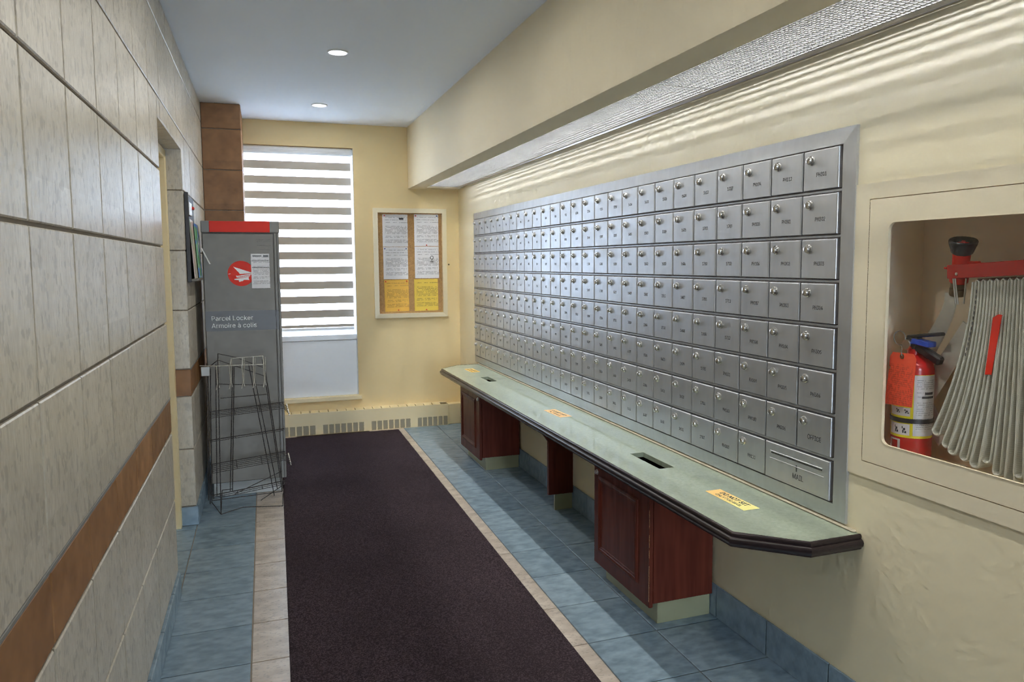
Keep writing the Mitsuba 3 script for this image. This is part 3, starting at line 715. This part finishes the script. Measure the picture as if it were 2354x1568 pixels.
part(pl, 'lettering', cat([tf(xz(text('Parcel Locker', .0262, .0006, center=False, sx=.98)), tr(-.2985, LY - .0006, 1.0515)), tf(xz(text('Armoire à colis', .0262, .0006, center=False, sx=.98)), tr(-.2985, LY - .0006, 1.0085))]), 'print_grey', label='pale grey lettering Parcel Locker / Armoire à colis')
lg = part(pl, 'emblem', tf(xz(extrude(Point(0, 0).buffer(.0735, 48), .0008)), tr(-.1265, LY - .0002, 1.3233)), 'red_gloss', label='round red emblem with a white wing')
def PXZ(a, b): return (-.2885 + (a - 225) * .000527, 1.4001 - (b - 665) * .0005645)
wing = [[(452, 730), (560, 765), (657, 797), (640, 800), (515, 806), (512, 795)], [(476, 820), (490, 826), (618, 806), (646, 803), (636, 814), (500, 836), (486, 840)], [(500, 842), (632, 819), (622, 830), (505, 850), (480, 848)], [(460, 855), (500, 855), (616, 835), (606, 850), (618, 868), (560, 866), (548, 878), (506, 887), (508, 870), (462, 866)], [(402, 803), (425, 799), (425, 804), (402, 808)]]
part(lg, 'wing', cat([tf(xz(extrude(Polygon([PXZ(*q) for q in w_]).buffer(0), .0006)), tr(0, LY - .001, 0)) for w_ in wing]), 'white_print')
rngm = random.Random(3)
part(pl, 'handwriting', cat([rod((x_, LY - .0004, z_), (x_ + rngm.uniform(.004, .010), LY - .0004, z_ + rngm.uniform(-.003, .004)), .0006, 4) for z_ in (1.520, 1.509, 1.485, 1.462) for x_ in np.arange(-.035, .035, .011)]), 'ink')
pn = thing('paper_notice', 'white printed sheet taped over the red emblem on the parcel locker', 'paper')
(v, f), uv = quad_uv([[-.070, LY - .0035, 1.2358], [.032, LY - .0035, 1.2362], [.0315, LY - .0025, 1.4375], [-.0705, LY - .0025, 1.4375]])
part(pn, 'sheet', trimesh.Trimesh(v, f, process=False), 'paper_white', uv=uv)
part(pn, 'heading', tf(xz(cat([extrude(sbox(-.062, 1.4215, -.012, 1.4285), .0004), extrude(sbox(-.002, 1.4185, .026, 1.4305), .0004), extrude(sbox(-.066, 1.395, .028, 1.3985), .0004), extrude(sbox(-.066, 1.356, .028, 1.3595), .0004)])), tr(0, LY - .0036, 0)), 'band_grey')

# ------------------------------------------------------------------ wire rack in front of the locker
rk = thing('wire_rack', 'dark wire magazine rack standing in front of the parcel locker', 'rack')
def poly(*ps, r=.0022): return tube([np.array(q) for q in ps], r, 6) if len(ps) == 2 else cat([rod(a, b, r, 6) for a, b in zip(ps[:-1], ps[1:])])
for a, b in (((-.334, 4.46, .02), (-.316, 4.46, .80)), ((-.345, 4.50, .03), (-.324, 4.50, .82)), ((-.322, 4.42, .05), (-.300, 4.42, .80)),
             ((-.269, 4.30, .004), (-.252, 4.30, .895)), ((-.290, 4.36, .09), (-.268, 4.36, .83)),
             ((-.224, 4.44, .09), (-.186, 4.44, .80)), ((-.212, 4.44, .09), (-.178, 4.44, .80)),
             ((.0125, 4.31, .075), (-.098, 4.31, .83)), ((.030, 4.36, .10), (-.082, 4.36, .82)), ((.056, 4.36, .080), (-.026, 4.36, .845)), ((.062, 4.42, .08), (-.012, 4.42, .77))):
    part(rk, 'upright', rod(a, b, .0026), 'wire')
uu = np.array([.40, .16, 0]); ww = np.array([.37, -.93, 0]) / 1.0
def shelf(z_, n_, lip, r=.0018, x0=-.318, y0=4.40):
    A = np.array([x0, y0, z_]); ms = [poly(A, A + uu * 1.0, r=.0030)]
    for i in range(1, n_):
        o = ww * .017 * i + np.array([0, 0, -.006 * i])
        ms.append(poly(A + o * np.array([.2, 1, 1]), A + uu * .985 + o * np.array([.2, 1, 1]), r=r))
        if lip: ms.append(poly(A + uu * .985 + o * np.array([.2, 1, 1]), A + uu * 1.0 + np.array([.018 + .003 * i, -.015 - .012 * i, -.012 - .012 * i]), r=r))
    for t_ in (0.02, .33, .66, .97):
        ms.append(poly(A + uu * t_, A + uu * t_ + (ww * .017 * (n_ - 1) + np.array([0, 0, -.006 * (n_ - 1)])) * np.array([.2, 1, 1]), r=r))
    k_ = part(rk, 'shelf', cat(ms), 'wire')
    if lip: part(k_, 'lip', poly(A + uu + np.array([.018, -.01, -.010]), A + uu + np.array([.030, -.07, -.068]), r=.0035), 'chrome_light', label='bright chrome shelf lip')
shelf(.560, 5, True); shelf(.400, 2, False); shelf(.262, 6, True); shelf(.085, 3, False)
part(rk, 'base_wire', cat([poly((-.269, 4.30, .004), (-.155, 4.36, .012), (.056, 4.33, .004), (.062, 4.52, .02)), poly((-.33, 4.50, .02), (-.269, 4.30, .004)), poly((-.20, 4.42, .075), (.058, 4.50, .16)), poly((-.322, 4.42, .05), (.056, 4.36, .080)), poly((-.06, 4.33, .05), (.056, 4.42, .095)), poly((-.269, 4.30, .004), (-.26, 4.33, .13), (-.21, 4.44, .10))]), 'wire')
part(rk, 'top_wire', cat([poly((-.252, 4.30, .895), (-.165, 4.33, .868), (-.026, 4.36, .80)), poly((-.252, 4.30, .86), (-.012, 4.42, .74)), poly((-.268, 4.36, .72), (-.02, 4.36, .70)), poly((-.316, 4.46, .80), (-.252, 4.30, .86)), poly((-.25, 4.36, .64), (-.01, 4.40, .64))]), 'wire')
hk_ = part(rk, 'hanger', cat([poly((-.186, 4.33, .862), (-.022, 4.33, .868), (-.020, 4.29, .826), (-.262, 4.29, .829)), poly((-.345, 4.31, .832), (-.262, 4.29, .829)), poly((-.186, 4.33, .862), (-.192, 4.29, .828)), poly((-.128, 4.33, .865), (-.13, 4.29, .828)), poly((-.073, 4.33, .866), (-.074, 4.29, .827))]), 'chrome_light', label='pale wire hanger on top')
for x_ in (-.262, -.196, -.132, -.075, -.021):
    part(hk_, 'hook', cat([poly((x_, 4.29, .828), (x_ + .004, 4.288, .735), (x_ - .004, 4.280, .700), r=.0024), poly((x_ + .012, 4.33, .862), (x_ + .006, 4.325, .73), (x_ + .010, 4.318, .705), r=.002)]), 'chrome_light')
part(rk, 'plastic_clip', cat([bbox(-.340, -.296, 4.30, 4.306, .775, .826, .003)]), 'plinth_grey')

# ------------------------------------------------------------------ brochure holder on the left wall
bh = thing('brochure_holder', 'black wall-mounted magazine holder on the tiled left wall beside the parcel locker', 'magazine holder')
part(bh, 'back_board', bbox(XL + .002, XL + .014, 4.215, 4.600, 1.292, 1.745, .002), 'black_satin')
part(bh, 'side', cat([bbox(XL + .002, XL + .022, 4.205, 4.214, 1.285, 1.75, .002)]), 'black_satin')
part(bh, 'ledge', bbox(XL + .014, XL + .052, 4.215, 4.600, 1.290, 1.302, .002), 'steel_grey')
def mag(y0, y1, z0, z1, x, lean, m, lab):
    k = thing('magazine', lab, 'magazine')
    own(k, tf(bbox(x, x + .005, y0, y1, z0, z1, .001), rot([0, 1, 0], lean, (x, 0, z0))), m)
mag(4.235, 4.43, 1.303, 1.615, XL + .034, -3.2, 'magazine_pink', 'magazine with a pinkish cover leaning in the black wall holder, nearest the doorway')
mag(4.40, 4.585, 1.303, 1.60, XL + .043, -3.2, 'magazine_blue', 'magazine with a blue and green cover leaning in the black wall holder')
wp = thing('leaflet', 'white leaflet sticking out of the black wall holder beside the locker', 'leaflet')
own(wp, cat([tf(bbox(XL + .050, XL + .0515, 4.50, 4.59, 1.37, 1.47, .0003), rot([0, 1, 0], -24, (XL + .05, 0, 1.47)))]), 'magazine_white')
cp_ = thing('card_holder', 'small clear and white card holder at the top of the black wall holder', 'card holder')
part(cp_, 'pocket', bbox(XL + .0145, XL + .022, 4.25, 4.40, 1.635, 1.705, .002), 'magazine_white')
part(cp_, 'red_clip', bbox(XL + .014, XL + .030, 4.42, 4.47, 1.675, 1.690, .003), 'red_gloss')

# ------------------------------------------------------------------ fire hose cabinet
fk = thing('hose_cabinet', 'cream metal fire hose cabinet with a glass door set in the right wall', 'hose cabinet')
c0, c1 = .905, 1.7275       # flange along the wall
fl = Polygon([(-c1, .7525), (-c0, .7525), (-c0, 1.5925), (-c1, 1.5925)], [[(-1.6675, .798), (-.965, .798), (-.965, 1.5485), (-1.6675, 1.5485)]])
part(fk, 'frame', onwall(extrude(fl, .0065)), 'paint_cabinet', rw=True)
hole = sbox(-1.5985, .863, -1.035, 1.4805).buffer(-.022).buffer(.022, 8)
dr_ = Polygon(sbox(-1.6655, .8005, -.967, 1.5465).exterior.coords, [list(hole.exterior.coords)])
door_k = part(fk, 'door', tf(onwall(extrude(dr_, .010)), tr(.0035, 0, 0)), 'paint_cabinet', rw=True)
rim = hole.difference(hole.buffer(-.0010))
part(door_k, 'rim', tf(onwall(extrude(rim, .0085)), tr(.0005, 0, 0)), 'paint_cabinet', rw=True)
part(door_k, 'hinge', cat([rod((-.0058, 1.6665, .81), (-.0058, 1.6665, 1.54), .0012, 6)]), 'brass_dark', rw=True)
part(door_k, 'pane', box(.0045, .0046, 1.03, 1.605, .855, 1.486), 'pane_clear', rw=True)
part(fk, 'box', cat([box(.22, .225, FS0, FS1, FZ0, FZ1), box(.007, .22, FS1 - .004, FS1, FZ0, FZ1), box(.007, .22, FS0, FS0 + .004, FZ0, FZ1), box(.007, .22, FS0, FS1, FZ0, FZ0 + .015), box(.007, .22, FS0, FS1, FZ1 - .004, FZ1)]), 'paint_cabinet_inside', rw=True)

# extinguisher
ek = thing('fire_extinguisher', 'small red fire extinguisher with white and yellow label inside the hose cabinet', 'fire extinguisher')
EX, ES, EB = .098, 1.594, FZ0 + .016
ER = .0525
A_ = tr(EX, ES, 0)
part(ek, 'cylinder', tf(lathe([(0, EB), (ER - .006, EB), (ER, EB + .006), (ER, 1.072), (ER - .004, 1.088), (ER - .014, 1.100), (.022, 1.109), (.018, 1.113), (.018, 1.128), (0, 1.128)], 40), A_), 'red_body', smooth=35, rw=True)
def wrap(a0, a1, z0, z1, r, m, name, par=ek, **kw):
    n_ = 20; a = np.radians(np.linspace(a0, a1, n_))
    v = np.vstack([np.c_[EX + r * np.cos(a), ES + r * np.sin(a), np.full(n_, z0)], np.c_[EX + r * np.cos(a), ES + r * np.sin(a), np.full(n_, z1)]])
    f = []
    for i in range(n_ - 1): f += [[i, i + 1, n_ + i + 1], [i, n_ + i + 1, n_ + i]]
    u = np.linspace(0, 1, n_); uv_ = np.vstack([np.c_[u, u * 0], np.c_[u, u * 0 + 1]])
    return part(par, name, trimesh.Trimesh(v, np.array(f), process=False), m, smooth=True, rw=True, uv=uv_, **kw)
# visible side faces local (-x, -y): angles around 180..315 degrees; image left = larger s
lb = wrap(140, 305, .882, 1.060, ER + .0006, 'yellow', 'label')
wrap(226, 304, .889, 1.059, ER + .0010, 'label_print', 'text_panel', lb)
for z0, z1 in ((.889, .921), (.943, .967), (.973, 1.003)): wrap(150, 218, z0, z1, ER + .0010, 'white_print', 'picture_panel', lb)
for a0, z0 in ((172, .892), (196, .892), (176, .948), (202, .948), (170, .976), (192, .977)):
    hh = .022 if z0 < .93 else .014
    for da, db, za, zb2 in ((2, 6, .003, hh * .55), (4, 10, hh * .5, hh * .8), (8, 13, .003, hh * .42), (0, 3, hh * .7, hh)):
        wrap(a0 + da, a0 + db, z0 + za, z0 + zb2, ER + .0013, 'ink', 'pictogram', lb)
wrap(256, 288, 1.005, 1.012, ER + .0013, 'ink', 'barcode', lb); wrap(248, 292, .9945, 1.0005, ER + .0013, 'ink', 'barcode', lb)
wrap(150, 192, .843, .876, ER + .0008, 'white_print', 'picture_panel', ek); wrap(158, 184, .847, .872, ER + .0011, 'red_body', 'pictogram', ek)
part(ek, 'strap', tf(lathe([(ER + .0012, .924), (ER + .0030, .924), (ER + .0030, .9365), (ER + .0012, .9365)], 40), A_), 'black_plastic', rw=True, smooth=40)
part(ek, 'valve', cat([tf(lathe([(.016, 1.122), (.017, 1.128), (.017, 1.150), (.012, 1.158), (0, 1.158)], 20), A_), bbox(EX - .013, EX + .013, ES - .018, ES + .020, 1.130, 1.160, .003)]), 'black_plastic', rw=True)
part(ek, 'lever', cat([tf(bbox(-.011, .011, -.092, .020, 0, .010, .003), tr(EX, ES, 1.158) @ rot([1, 0, 0], -9)), ]), 'black_plastic', rw=True)
part(ek, 'carry_handle', cat([tf(bbox(-.012, .012, -.098, .010, -.014, .010, .005), tr(EX, ES, 1.142) @ rot([1, 0, 0], 24))]), 'black_plastic', rw=True)
part(ek, 'tamper_seal', tf(bbox(-.016, .016, -.062, -.005, -.007, .008, .002), tr(EX - .004, ES, 1.151) @ rot([1, 0, 0], 6)), 'blue_plastic', rw=True, label='blue plastic tamper seal')
ring = [(EX - .02, ES + .033 + .020 * math.cos(a), 1.156 + .020 * math.sin(a)) for a in np.linspace(0, 2 * np.pi, 25)]
part(ek, 'pull_ring', cat([tube(ring, .0017, 6), rod((EX - .018, ES + .015, 1.150), (EX + .01, ES - .01, 1.150), .002)]), 'steel_post', rw=True, smooth=50)
part(ek, 'gauge', tf(lathe([(.015, 0), (.015, .012), (.013, .014), (0, .014)], 20), tr(EX - .014, ES + .004, 1.140) @ rot([0, 1, 0], -90)), 'chrome', rw=True, smooth=35)
# hanging tag
tk = thing('inspection_tag', 'orange-red card inspection tag hanging from the ring of the fire extinguisher', 'tag')
tp = [(1.603, 1.121), (1.612, 1.108), (1.6135, 1.080), (1.6075, 1.076), (1.6135, 1.070), (1.626, .971), (1.5325, .976), (1.524, 1.110), (1.533, 1.1225)]
TX = .029
tm_ = Polygon(tp); tv = extrude(tm_, .0008)
tv = tf(tv, np.array([[0, 0, 1, TX], [1, 0, 0, 0], [0, 1, 0, 0], [0, 0, 0, 1.0]]))
uvt = np.c_[(1.626 - tv.vertices[:, 1]) / .102, (tv.vertices[:, 2] - .971) / .152]
part(tk, 'card', tv, 'tag_red', rw=True, uv=uvt)
part(tk, 'eyelet', tf(lathe([(.0035, 0), (.0065, 0), (.0065, .0015), (.0035, .0015)], 16), tr(TX - .0015, 1.5705, 1.112) @ rot([0, 1, 0], 90)), 'brass_dark', rw=True)
part(tk, 'tie', tube([(TX - .0008, 1.5705, 1.112), (TX - .003, 1.571, 1.125), (TX + .02, 1.590, 1.136), (EX - .02, ES + .030, 1.1365)], .0012, 6), 'steel_post', rw=True)

# hose rack: red bar with its pins
hr = thing('hose_rack', 'red metal hose rack bar holding the folded hose in the cabinet', 'hose rack')
part(hr, 'bar', cat([bbox(.062, .066, FS0 + .02, 1.470, 1.3275, 1.3635, .0015), bbox(.066, .125, FS0 + .02, 1.455, 1.3575, 1.3635, .0015), bbox(.125, .129, FS0 + .02, 1.455, 1.335, 1.3635, .001), bbox(.129, .219, 1.20, 1.26, 1.338, 1.3635, .002)]), 'red_paint', M=RW @ rot([1, 0, 0], -3.5, (0, 1.46, 1.345)))
part(hr, 'rivet', tf(lathe([(.004, 0), (.004, .002), (0, .003)], 10), tr(.062, 1.440, 1.340) @ rot([0, 1, 0], -90)), 'chrome', rw=True)
for a, b in (((.058, 1.4465, 1.328), (.055, 1.4335, 1.262)), ((.060, 1.4425, 1.328), (.058, 1.4295, 1.262)), ((.092, 1.4375, 1.328), (.092, 1.441, 1.262))):
    part(hr, 'pin', rod(a, b, .0021, 8), 'chrome', rw=True, smooth=True)

# hose with coupling and nozzle
ho = thing('fire_hose', 'cream woven fire hose hung in folds with a red nozzle in the cabinet', 'fire hose')
def ribbon(path, t, x0, x1, xs=None):
    P = np.array(path, float); d_ = np.gradient(P, axis=0); d_ /= np.linalg.norm(d_, axis=1, keepdims=True) + 1e-12
    n_ = np.stack([-d_[:, 1], d_[:, 0]], 1); N = len(P)
    ofs = np.zeros(N) if xs is None else np.array(xs)
    sec = [(x0, -.12), (x0, .12), (x0 + .004, .5), (x1 - .004, .5), (x1, .12), (x1, -.12), (x1 - .004, -.5), (x0 + .004, -.5)]
    v, f = [], []
    for i in range(N):
        for x_, k_ in sec: q = P[i] + n_[i] * t * k_; v.append([x_ + ofs[i], q[0], q[1]])
    m_ = len(sec)
    for i in range(N - 1):
        for j in range(m_):
            k_ = (j + 1) % m_; f += [[i * m_ + j, i * m_ + k_, (i + 1) * m_ + k_], [i * m_ + j, (i + 1) * m_ + k_, (i + 1) * m_ + j]]
    f += [[0, j, j + 1] for j in range(1, m_ - 1)] + [[(N - 1) * m_, (N - 1) * m_ + j + 1, (N - 1) * m_ + j] for j in range(1, m_ - 1)]
    return trimesh.Trimesh(np.array(v), np.array(f), process=False)
NL = 15
hrng = np.random.default_rng(5)
bots = [1.492, 1.459, 1.437, 1.404, 1.372, 1.345, 1.316, 1.277]; zb_ = [.905, .879, .866, .858, .848, .866, .842, .826]
while len(bots) < NL: bots.append(bots[-1] - .024 + hrng.uniform(-.004, .004)); zb_.append(.84 + hrng.uniform(-.014, .02))
path, xo = [], []
ZT_ = 1.318
for i in range(NL):
    st_ = 1.398 - .0172 * i; ZT_ = 1.318 + (1.43 - st_) * .061; sb, zb1 = bots[i], zb_[i]; r_ = .0105 + hrng.uniform(-.001, .002)
    wob = hrng.uniform(-.004, .004)
    def leg(t_, side):
        s_ = st_ + side * .0042 + (sb + side * r_ - st_ - side * .0042) * t_ ** 1.9 + wob * math.sin(3.1 * t_) * .6
        return (s_, ZT_ + (zb1 + r_ - ZT_) * t_)
    for t_ in np.linspace(0, 1, 14): path.append(leg(t_, 1)); xo.append(wob * t_)
    for a in np.linspace(0, math.pi, 9)[1:-1]: path.append((sb + r_ * math.cos(a), zb1 + r_ - r_ * math.sin(a))); xo.append(wob)
    for t_ in np.linspace(1, 0, 14): path.append(leg(t_, -1)); xo.append(wob * t_)
    path.append((st_ - .0086, ZT_ + .006)); xo.append(0)
own(ho, ribbon(path, .0066, .070, .122, xo), 'hose', smooth=60, rw=True)
# tail from the coupling down behind the extinguisher, and the loop back to the folds
def bez(p0, p1, p2, p3, n_=18):
    t_ = np.linspace(0, 1, n_)[:, None]; p0, p1, p2, p3 = map(np.array, (p0, p1, p2, p3))
    return (1 - t_) ** 3 * p0 + 3 * t_ * (1 - t_) ** 2 * p1 + 3 * t_ ** 2 * (1 - t_) * p2 + t_ ** 3 * p3
def strap(c, w0, w1, t):
    """flat hose seen broadside: centre line c in (x, s, z), width in the wall plane"""
    P = np.array(c); d_ = np.gradient(P, axis=0); d_ /= np.linalg.norm(d_, axis=1, keepdims=True)
    n_ = np.cross(d_, [1.0, 0, 0]); n_ /= np.linalg.norm(n_, axis=1, keepdims=True)
    w_ = np.linspace(w0, w1, len(P)) / 2
    sec = [(-1, 0), (-.85, -.5), (.85, -.5), (1, 0), (.85, .5), (-.85, .5)]
    v, f = [], []
    for i in range(len(P)):
        for a, b in sec: v.append(P[i] + n_[i] * w_[i] * a + np.array([1.0, 0, 0]) * t * b)
    for i in range(len(P) - 1):
        for j in range(6):
            k_ = (j + 1) % 6; f += [[i * 6 + j, i * 6 + k_, (i + 1) * 6 + k_], [i * 6 + j, (i + 1) * 6 + k_, (i + 1) * 6 + j]]
    return trimesh.Trimesh(np.array(v), np.array(f), process=False)
part(ho, 'tail', cat([strap(bez((.10, 1.487, 1.288), (.11, 1.490, 1.235), (.14, 1.55, 1.19), (.165, 1.62, 1.10)), .036, .055, .006), strap(bez((.165, 1.62, 1.10), (.18, 1.66, 1.00), (.17, 1.60, .93), (.15, 1.53, .875)), .055, .055, .006),
                      strap(bez((.135, 1.455, 1.20), (.14, 1.50, 1.13), (.14, 1.545, 1.06), (.145, 1.60, .98)), .050, .06, .006)]), 'hose', rw=True, smooth=50)
N_ = tr(.098, 1.461, 0) @ rot([1, 0, 0], 14, (0, 0, 1.35)) @ rot([0, 1, 0], -11, (0, 0, 1.35)) @ np.diag([1.08, 1.08, 1, 1.0])
nz = part(ho, 'nozzle', tf(lathe([(.0165, 1.314), (.0205, 1.318), (.0205, 1.332), (.017, 1.336), (.0175, 1.350), (.021, 1.352), (.021, 1.358), (.0185, 1.362), (.0195, 1.394), (.0185, 1.400), (0, 1.400)], 28), N_), 'red_gloss', rw=True, smooth=35, label='red hose nozzle')
part(nz, 'fog_tip', tf(lathe([(.0200, 1.394), (.0235, 1.398), (.0310, 1.424), (.0315, 1.429), (.0295, 1.432), (.022, 1.4285), (.018, 1.420), (0, 1.420)], 32), N_), 'black_plastic', rw=True, smooth=40, label='flared black nozzle tip')
part(nz, 'tip_disc', tf(lathe([(0, 1.4206), (.0175, 1.4206), (.012, 1.4235), (.005, 1.4245), (.004, 1.4290), (0, 1.4290)], 24), N_), 'red_paint', rw=True, smooth=40)
part(nz, 'shutoff_lever', cat([tf(bbox(-.006, .006, -.048, .020, 1.3640, 1.3730, .002), tr(.100, 1.455, 0)), tf(bbox(-.006, .006, .02, .030, 1.3515, 1.3575, .002), tr(.09, 1.470, 0))]), 'red_gloss', rw=True)
part(ho, 'coupling', tf(lathe([(0, 1.280), (.0175, 1.280), (.0180, 1.284), (.0180, 1.298), (.0160, 1.300), (.0170, 1.302), (.0170, 1.314), (0, 1.314)], 24), N_), 'brass_dark', rw=True, smooth=30, label='dull brass coupling')
part(ho, 'printed_marks', cat([bbox(.0685, .0699, s_, s_ + .0022, z_, z_ + .0085, .0004) for z_ in np.arange(1.13, 1.30, .0135) for s_ in [1.398 + .0042 + (1.492 + .0105 - 1.4022) * ((1.32 - z_) / (1.32 - .9155)) ** 1.9 - .016]]), 'ink', rw=True)
hg = thing('hose_tag', 'red plastic strip tag stuck on the folded hose', 'tag')
own(hg, tf(onwall(extrude(Polygon([(-1.3525, 1.090), (-1.3355, 1.092), (-1.315, 1.242), (-1.324, 1.243), (-1.338, 1.234)]), .0014)), tr(.0675, 0, 0)), 'red_gloss', rw=True)
